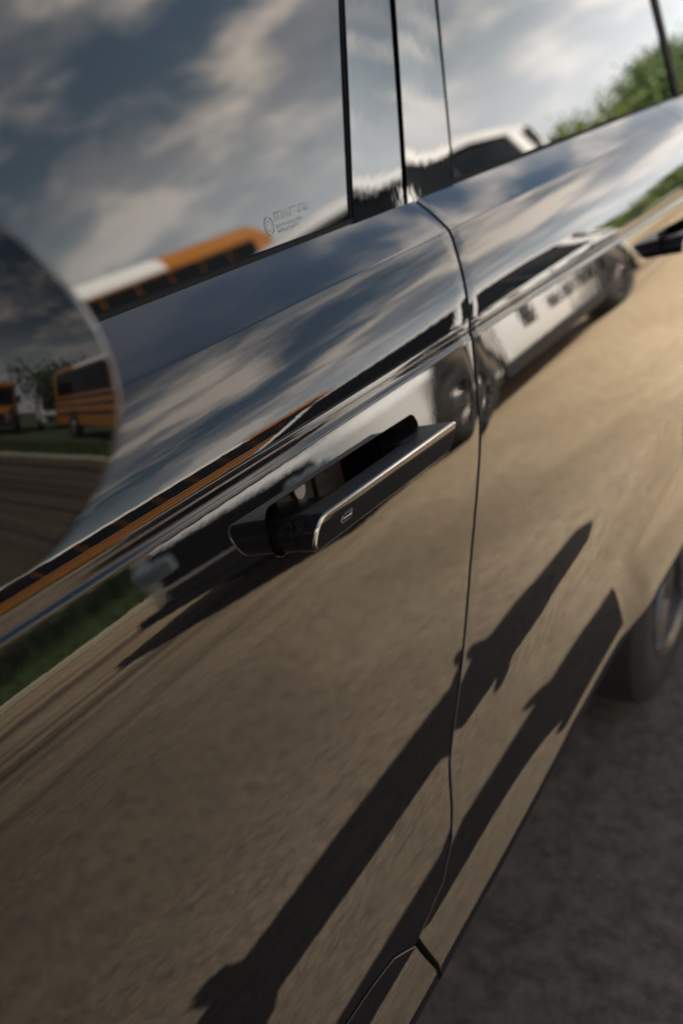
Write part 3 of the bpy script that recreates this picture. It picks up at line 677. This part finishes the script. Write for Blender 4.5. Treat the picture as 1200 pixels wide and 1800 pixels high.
# ------------------------------------------------------------------ white SUV alongside
WS = thing('parked_car', 'white SUV with black bonnet and dark windows parked alongside', 'car', (0, 0, 0))
YW = -2.3
def sec(x, yo, zl, zt, w=1.96, sh=.05):
    """closed body section at x, near side first; yo = tuck of the near side"""
    y0 = YW-yo; y1 = YW-w+yo
    return [(x, y0-.10, zl), (x, y0-.02, zl+.10), (x, y0, .62), (x, y0, .85), (x, y0-.02, zt-.10), (x, y0-sh-.03, zt), (x, (y0+y1)/2, zt+.015), (x, y1+sh+.03, zt), (x, y1+.02, zt-.10), (x, y1, .85), (x, y1, .62), (x, y1+.02, zl+.10), (x, y1+.10, zl)]
st = [(4.90, .46, .40, .82), (4.95, .27, .34, .87), (5.06, .11, .30, .905), (5.2, .04, .29, .92), (5.45, 0, .29, .935), (6.1, 0, .29, .985), (6.8, 0, .29, 1.10), (8.0, -.01, .29, 1.15), (9.3, 0, .30, 1.17), (9.95, .05, .34, 1.17), (10.18, .14, .42, 1.12), (10.26, .24, .5, 1.0)]
b = MB(); b.loft([sec(*q) for q in st]); wb = b.build('body', white_m, WS)
WX1, WX2, WR = 6.05, 9.22, .395
cut = []
for wx in (WX1, WX2):
    for ys in (YW+.2, YW-1.96-.2):
        q = MB(); q.lathe_y([(.47, -.5), (.47, .5)], 40, Matrix.Translation((wx, ys, .42))); cut.append(q.build('cutter', blackpl))
apply_bool(wb, cut)
for wx in (WX1, WX2):
    for ys, sg in ((YW, 1), (YW-1.96, -1)):
        q = MB(); n = 28
        def arc(r, yv): return [(wx+r*math.cos(math.pi*j/n*1.12-.19), yv, .42+r*math.sin(math.pi*j/n*1.12-.19)) for j in range(n+1)]
        A0, A1, A2 = arc(.472, ys-sg*.30), arc(.472, ys+sg*.012), arc(.535, ys+sg*.012); A3 = arc(.535, ys-sg*.02)
        for P_, Q_ in ((A0, A1), (A1, A2), (A2, A3)): q.add(P_+Q_, [(j, j+1, n+2+j, n+1+j) for j in range(n)], True)
        q.build('arch_trim', blackpl, WS)
        q = MB(); q.box(wx-.5, wx+.5, ys-sg*.33 if sg > 0 else ys+.30, ys-sg*.30 if sg > 0 else ys+.33, .3, .9); q.build('arch_liner', under_m, WS)
w0 = make_wheel('wheel', WX1, YW-.13, WR, WR, WS, rim_m, .26, 1, 7)
for wx, ys, fl in ((WX2, YW-.13, 0), (WX1, YW-1.83, 1), (WX2, YW-1.83, 1)):
    c_ = copy_tree(w0, WS); c_.location = (wx, ys, WR); c_.rotation_euler = (0, .4, math.pi if fl else 0)
# cabin: dark glass block, white roof and pillars
def cab(x, z, yo): return [(x, YW-yo, z), (x, YW-1.96+yo, z)]
gl = MB(); gl.loft([[(6.55, YW-.10, 1.08), (10.05, YW-.10, 1.15), (10.05, YW-1.86, 1.15), (6.55, YW-1.86, 1.08)], [(7.34, YW-.25, 1.705), (9.92, YW-.26, 1.74), (9.92, YW-1.70, 1.74), (7.34, YW-1.71, 1.705)]], smooth=False); gl.build('window_band', dglass, WS)
rb = MB(); rings = []
for x, z, yo, hf in ((7.28, 1.70, .27, .2), (7.40, 1.715, .255, .55), (7.7, 1.745, .25, .85), (8.1, 1.765, .245, 1), (8.5, 1.78, .24, 1), (9.2, 1.755, .245, 1), (9.98, 1.715, .27, 1), (10.16, 1.68, .31, .8)):
    rings.append([(x, YW-yo+.012, z-.025*hf), (x, YW-yo, z+.035*hf), (x, YW-yo-.10, z+.085*hf), (x, YW-.98, z+.115*hf), (x, YW-1.86+yo, z+.085*hf), (x, YW-1.96+yo, z+.035*hf), (x, YW-1.972+yo, z-.025*hf)])
rb.loft(rings); rb.build('roof', white_m, WS)
def bar(name, p, q, w, m, th=.02):
    p, q = Vector(p), Vector(q); bb = MB(); bb.loft([[p+Vector((-w/2, th, 0)), p+Vector((w/2, th, 0)), p+Vector((w/2, -.08, 0)), p+Vector((-w/2, -.08, 0))], [q+Vector((-w/2, th, 0)), q+Vector((w/2, th, 0)), q+Vector((w/2, -.08, 0)), q+Vector((-w/2, -.08, 0))]], smooth=False)
    return bb.build(name, m, WS, .01)
bar('front_pillar', (6.60, YW-.10, 1.08), (7.34, YW-.255, 1.70), .09, white_m); bar('front_pillar', (6.60, YW-1.80, 1.08), (7.34, YW-1.65, 1.70), .09, white_m)
bar('middle_pillar', (8.00, YW-.10, 1.15), (7.96, YW-.255, 1.74), .10, blackpl, .012)
bar('rear_pillar', (9.62, YW-.10, 1.16), (9.45, YW-.255, 1.72), .26, white_m); bar('tail_pillar', (10.0, YW-.12, 1.16), (9.93, YW-.27, 1.70), .12, white_m)
bnw = MB(); rings = []
for x, z, yo in ((5.0, .875, .30), (5.12, .945, .20), (5.45, 1.0, .13), (6.0, 1.045, .12), (6.55, 1.10, .12)):
    rings.append([(x, YW-yo, z-.09), (x, YW-yo-.02, z-.01), (x, YW-yo-.12, z+.025), (x, YW-.98, z+.045), (x, YW-1.84+yo, z+.025), (x, YW-1.94+yo, z-.01), (x, YW-1.96+yo, z-.09)])
bnw.loft(rings); bnw.build('bonnet', mat('bonnet_black', (.01, .01, .011), .35, var=.1), WS)
gr = MB()
for z0, z1 in ((.565, .845), (.36, .525)):
    gr.loft([[(xg, YW-yo, z0), (xg, YW-yo, z1), (xg+.12, YW-yo, z1), (xg+.12, YW-yo, z0)] for yo, xg in ((.20, 5.02), (.42, 4.895), (.98, 4.868), (1.54, 4.895), (1.76, 5.02))], smooth=False); gr.build('grille', blackpl, WS, .02)
for yy0 in (YW-.56, YW-1.70):
    q = MB(); q.box(4.860, 5.05, yy0, yy0+.30, .68, .80); q.build('headlight', lamp_m, WS, .02)
sk = MB(); sk.box(6.56, 8.72, YW-.05, YW+.012, .29, .46); sk.box(4.88, 5.52, YW-1.85, YW-.11, .27, .36); sk.build('side_skirt', blackpl, WS, .015)
vt = MB(); vt.box(7.10, 7.34, YW-.02, YW+.010, .70, .93); vt.build('side_vent', blackpl, WS, .008)
for zq in (.75, .81, .87):
    q = MB(); q.box(7.13, 7.31, YW+.0105, YW+.018, zq, zq+.02); q.build('vent_slat', silver_m, vt and WS.children[-1])
lt = MB(); rl = random.Random(11); xx = 7.62
while xx < 9.0-.32:     # a row of small dark letters, too soft in the photograph to be read
    w_ = rl.uniform(.06, .085)
    lt.box(xx, xx+.018, YW-.012, YW+.016, .70, .80)
    if rl.random() < .6: lt.box(xx+w_-.018, xx+w_, YW-.012, YW+.016, .70, .80)
    for zq in rl.sample((.70, .742, .784), 2): lt.box(xx+.0185, xx+w_-.0185, YW-.012, YW+.016, zq, zq+.016)
    xx += w_+.03
lt.build('door_lettering', blackpl, WS)
for xg in (6.62, 8.02, 9.0):
    q = MB(); q.box(xg-.006, xg+.006, YW-.03, YW+.0045+(.01 if xg > 7.5 else .002), .47, 1.06); q.build('door_gap', blackpl, WS)
q = MB(); q.box(6.4, 9.95, YW-.06, YW-.012, 1.075, 1.088); q.build('belt_trim', blackpl, WS)
for xh in (7.12, 8.42):
    q = MB(); q.box(xh, xh+.2, YW-.02, YW+.025, 1.0, 1.03); q.build('door_handle', blackpl, WS, .008)
q = MB(); q.loft([[(6.75, YW+.02, 1.14), (6.90, YW+.02, 1.14), (6.90, YW+.02, 1.28), (6.75, YW+.02, 1.28)], [(6.78, YW+.17, 1.16), (6.88, YW+.17, 1.16), (6.88, YW+.17, 1.28), (6.78, YW+.17, 1.28)]]); q.box(6.80, 6.86, YW-.10, YW+.04, 1.15, 1.18); q.build('side_mirror', blackpl, WS, .02)
for y0 in (YW-.42, YW-1.66):
    q = MB(); q.box(10.16, 10.28, y0, y0+.14, .85, 1.05); q.build('tail_light', red_m, WS, .01)

# ------------------------------------------------------------------ school buses
def make_bus(label, loc, rz, length=11.0, group='school buses parked beyond the verge'):
    """nose towards -x of the bus, rear towards +x; origin on the ground at mid length"""
    t = thing('school_bus', label, 'school bus', loc, rz, group)
    Lh = length/2; hw = 1.2; x0, x1 = -Lh+1.5, Lh
    def rsec(x, hw_, zb, zt, c=.32):
        p = [(x, -hw_, zb)]
        for i in range(7): a = R(180-15*i); p.append((x, -hw_+c+c*math.cos(a), zt-c*.75+c*.75*math.sin(a)))
        for i in range(7): a = R(90-15*i); p.append((x, hw_-c+c*math.cos(a), zt-c*.75+c*.75*math.sin(a)))
        p.append((x, hw_, zb)); return p
    b = MB(); b.loft([rsec(x0, hw, .55, 2.73, .02), rsec(x1-.05, hw, .55, 2.73, .02)], smooth=False); b.build('body', bus_m, t, .03)
    q = MB(); q.loft([rsec(x0+1.5, hw+.005, 2.74, 2.97), rsec(x1-2.9, hw+.005, 2.74, 2.97)]); q.build('roof', busw_m, t)
    for xa, xb, nm in ((x0+1.499, x0-.05, 'front_cap'), (x1-2.899, x1, 'rear_cap')):
        s_ = 1 if xb > xa else -1
        q = MB(); q.loft([rsec(xa, hw+.004, 2.72, 2.97), rsec(xb-s_*.35, hw+.004, 2.72, 2.98), rsec(xb-s_*.1, hw-.05, 2.72, 2.92), rsec(xb, hw-.16, 2.72, 2.80)]); q.build(nm, bus_m, t)
    q = MB(); q.loft([[(-Lh, -.75, .62), (-Lh, -.70, 1.25), (-Lh, .70, 1.25), (-Lh, .75, .62)], [(-Lh+.15, -.95, .6), (-Lh+.15, -.85, 1.45), (-Lh+.15, .85, 1.45), (-Lh+.15, .95, .6)], [(x0-.002, -1.02, .6), (x0-.002, -.95, 1.62), (x0-.002, .95, 1.62), (x0-.002, 1.02, .6)]]); q.build('hood', bus_m, t, .04)
    q = MB(); q.box(-Lh-.04, -Lh+.02, -.5, .5, .75, 1.18); q.build('grille', blackpl, t, .01)
    for ys in (-.78, .58):
        q = MB(); q.box(-Lh-.03, -Lh+.1, ys, ys+.2, .85, 1.1); q.build('headlight', lamp_m, t, .03)
    q = MB(); q.box(-Lh-.16, -Lh-.04, -1.15, 1.15, .45, .68); q.build('front_bumper', blackpl, t, .02)
    q = MB(); q.box(x1-.02, x1+.14, -1.18, 1.18, .45, .68); q.build('rear_bumper', blackpl, t, .02)
    q = MB(); q.box(x0-.02, x0+.04, -1.05, 1.05, 1.68, 2.60); q.build('windscreen', dglass, t)
    for ys in (-1, 1):
        nwin = int((length-2.6)/.78)
        for i in range(nwin):
            xa = x0+.95+i*.78
            q = MB(); q.box(xa, xa+.745, min(ys*1.19, ys*1.212), max(ys*1.19, ys*1.212), 1.78, 2.70); q.build('window', dglass, t)
        for zr in (.98, 1.30, 1.58):
            q = MB(); q.box(x0+.1, x1-.1, min(ys*1.19, ys*1.222), max(ys*1.19, ys*1.222), zr, zr+.07); q.build('side_rail', blackpl, t)
        for xa in (x0+.35, x1-2.6):
            q = MB(); n = 24; q.lathe_y([(.60, -.03), (.60, .03)], 32, Matrix.Translation((xa, ys*1.185, .55))); q.build('wheel_well', blackpl, t)
            w_ = MB(); w_.lathe_y([(.30, -.13), (.46, -.14), (.49, -.10), (.49, .10), (.46, .14), (.30, .13)], 32); o = w_.build('wheel', tyre_m, t); o.location = (xa, ys*1.13, .49)
            h_ = MB(); h_.lathe_y([(.28, -.02), (.26, .03), (.12, .05)], 24, Matrix.Rotation(0 if ys > 0 else math.pi, 4, 'Z')); o2 = h_.build('wheel_hub', silver_m, o); o2.location = (0, ys*.115, 0)
        q = MB(); q.tube([(-Lh+.4, ys*1.0, 1.4), (-Lh+.2, ys*1.3, 1.75), (-Lh+.2, ys*1.3, 2.0)], .02); q.box(-Lh+.17, -Lh+.23, ys*1.3-.12, ys*1.3+.12, 1.72, 2.1); q.build('mirror', blackpl, t)
    q = MB(); q.box(x1-.03, x1+.02, -.42, .42, 1.70, 2.45); q.box(x1-.03, x1+.02, .55, 1.02, 1.75, 2.4); q.box(x1-.03, x1+.02, -1.02, -.55, 1.75, 2.4); q.build('rear_window', dglass, t)
    for ys in (-.95, .75):
        q = MB(); q.box(x1-.02, x1+.03, ys, ys+.2, 2.62, 2.8); q.build('warning_light', red_m, t, .02)
    return t
BUS_Y = -10.4
make_bus('long yellow school bus with white roof, nearest the verge, behind the white SUV', (11.2, BUS_Y, 0.11), 0, 11.6)
# ------------------------------------------------------------------ more buses, van, trees
make_bus('yellow school bus turned nose first to the kerb, left of the white van', (-24.2, -16.9, 0.11), R(217), 10.5)
make_bus('yellow school bus with white roof parked right of the white van', (-9.9, -12.4, 0.11), R(206), 10.0)

def make_van(label, loc, rz):
    t = thing('box_van', label, 'van', loc, rz)
    b = MB(); b.box(-.9, 2.6, -1.05, 1.05, .62, 2.75); b.build('cargo_box', vanw_m, t, .04)
    b = MB(); b.loft([[(-2.7, -.85, .45), (-2.7, .85, .45), (-2.65, .85, 1.05), (-2.65, -.85, 1.05)], [(-2.0, -.95, .42), (-2.0, .95, .42), (-1.95, .92, 1.25), (-1.95, -.92, 1.25)], [(-.92, -.98, .42), (-.92, .98, .42), (-.95, .85, 2.1), (-.95, -.85, 2.1)]], smooth=False); b.build('cab', vanw_m, t, .05)
    b = MB(); b.add([(-1.95, -.8, 1.30), (-1.95, .8, 1.30), (-1.08, .74, 2.02), (-1.08, -.74, 2.02), (-1.9, -.8, 1.25), (-1.9, .8, 1.25), (-1.0, .74, 1.98), (-1.0, -.74, 1.98)], [(0, 1, 2, 3), (7, 6, 5, 4), (0, 4, 5, 1), (1, 5, 6, 2), (2, 6, 7, 3), (3, 7, 4, 0)]); o = b.build('windscreen', dglass, t); o.location = (-.04, 0, .03)
    b = MB(); b.box(-2.74, -2.64, -.6, .6, .6, .9); b.build('grille', blackpl, t, .02)
    for xa in (-1.9, 1.6):
        for ys in (-1, 1):
            w_ = MB(); w_.lathe_y([(.2, -.1), (.36, -.12), (.38, -.08), (.38, .08), (.36, .12), (.2, .1)], 28); o = w_.build('wheel', tyre_m, t); o.location = (xa, ys*.9, .38)
    for ys in (-.75, .5):
        b = MB(); b.box(-2.75, -2.6, ys, ys+.25, .8, 1.0); b.build('headlight', lamp_m, t, .03)
    return t
make_van('white box van between two yellow school buses', (-22.3, -19.8, 0.11), R(217))

def make_tree(label, x, y, h, spread, li, group='trees beyond the car park', seed=0, n=2600, low=.18):
    rr = random.Random(seed); rg = np.random.default_rng(seed+100)
    t = thing('tree', label, 'tree', (x, y, 0), 0, group)
    b = MB(); b.tube([(0, 0, -.05), (.05*h*.1, 0, h*.2), (.0, .06, h*.45), (.1, 0, h*.75)], h*.028, 10, h*.008)
    ends = []
    for i in range(9):
        a = rr.uniform(0, 6.28); z0 = h*rr.uniform(.2, .55); r = spread*rr.uniform(.45, .85); z1 = z0+h*rr.uniform(.12, .35)
        b.tube([(0, 0, z0), (r*.5*math.cos(a), r*.5*math.sin(a), (z0+z1)/2+.1), (r*math.cos(a), r*math.sin(a), z1)], h*.012, 6, h*.003); ends.append((r*math.cos(a), r*math.sin(a), z1))
    b.build('trunk', bark_m, t)
    cl = ends+[(rr.gauss(0, spread*.35), rr.gauss(0, spread*.35), h*rr.uniform(low+.1, .95)) for _ in range(16)]
    C_ = np.array(cl)[rg.integers(0, len(cl), n)]; P = C_+rg.normal(0, 1, (n, 3))*np.array([spread*.2, spread*.2, h*.075]); P[:, 2] = np.clip(P[:, 2], h*low*.6, None)
    sz = rg.uniform(.05, .13, n)*(h/6)**.5*1.5
    d1 = rg.normal(0, 1, (n, 3)); d1 /= np.linalg.norm(d1, axis=1, keepdims=True); d2 = np.cross(d1, rg.normal(0, 1, (n, 3))); d2 /= np.linalg.norm(d2, axis=1, keepdims=True)
    V = np.stack([P-d1*sz[:, None], P+d2*sz[:, None]*.6, P+d1*sz[:, None], P-d2*sz[:, None]*.6], 1).reshape(-1, 3)
    me = bpy.data.meshes.new('crown'); me.from_pydata(V.tolist(), [], np.arange(n*4).reshape(-1, 4).tolist()); me.materials.append(leaf_m[li])
    o = bpy.data.objects.new('crown', me); COL.objects.link(o); o.parent = t
    return t
TREES = [(41, -11.5, 3.0, 1.6, 2), (46, -12, 3.5, 1.8, 0), (52, -11.5, 4.1, 2.0, 1), (58, -12, 4.6, 2.1, 2), (66, -12.5, 5.0, 2.3, 0), (76, -14, 5.8, 2.8, 1), (30, -26, 4.0, 2.4, 1), (24, -27, 3.8, 2.4, 0)]
TL = ['short round yellow-green tree nearest behind the white SUV', 'low mid-green bushy tree second in the row', 'dark green tree with dense crown third in the row', 'yellow-green tree fourth in the row', 'mid-green tree near the far end of the row', 'tallest dark tree at the far end of the row', 'dark tree far behind the rear of the long bus', 'mid-green tree far behind the middle of the long bus']
for i, (a, b_, h, sp, li) in enumerate(TREES): make_tree(TL[i], a, b_, h, sp, li, seed=i)
for i, (a, b_, h, sp, li) in enumerate([(-22, -20, 5.0, 2.6, 1), (-16, -24, 5.4, 2.6, 1), (2, -25, 4.2, 2.6, 0)]):
    make_tree(['dark tree behind the buses at the left', 'dark low tree behind the white van', 'green tree behind the right hand bus'][i], a, b_, h, sp, li, seed=20+i)
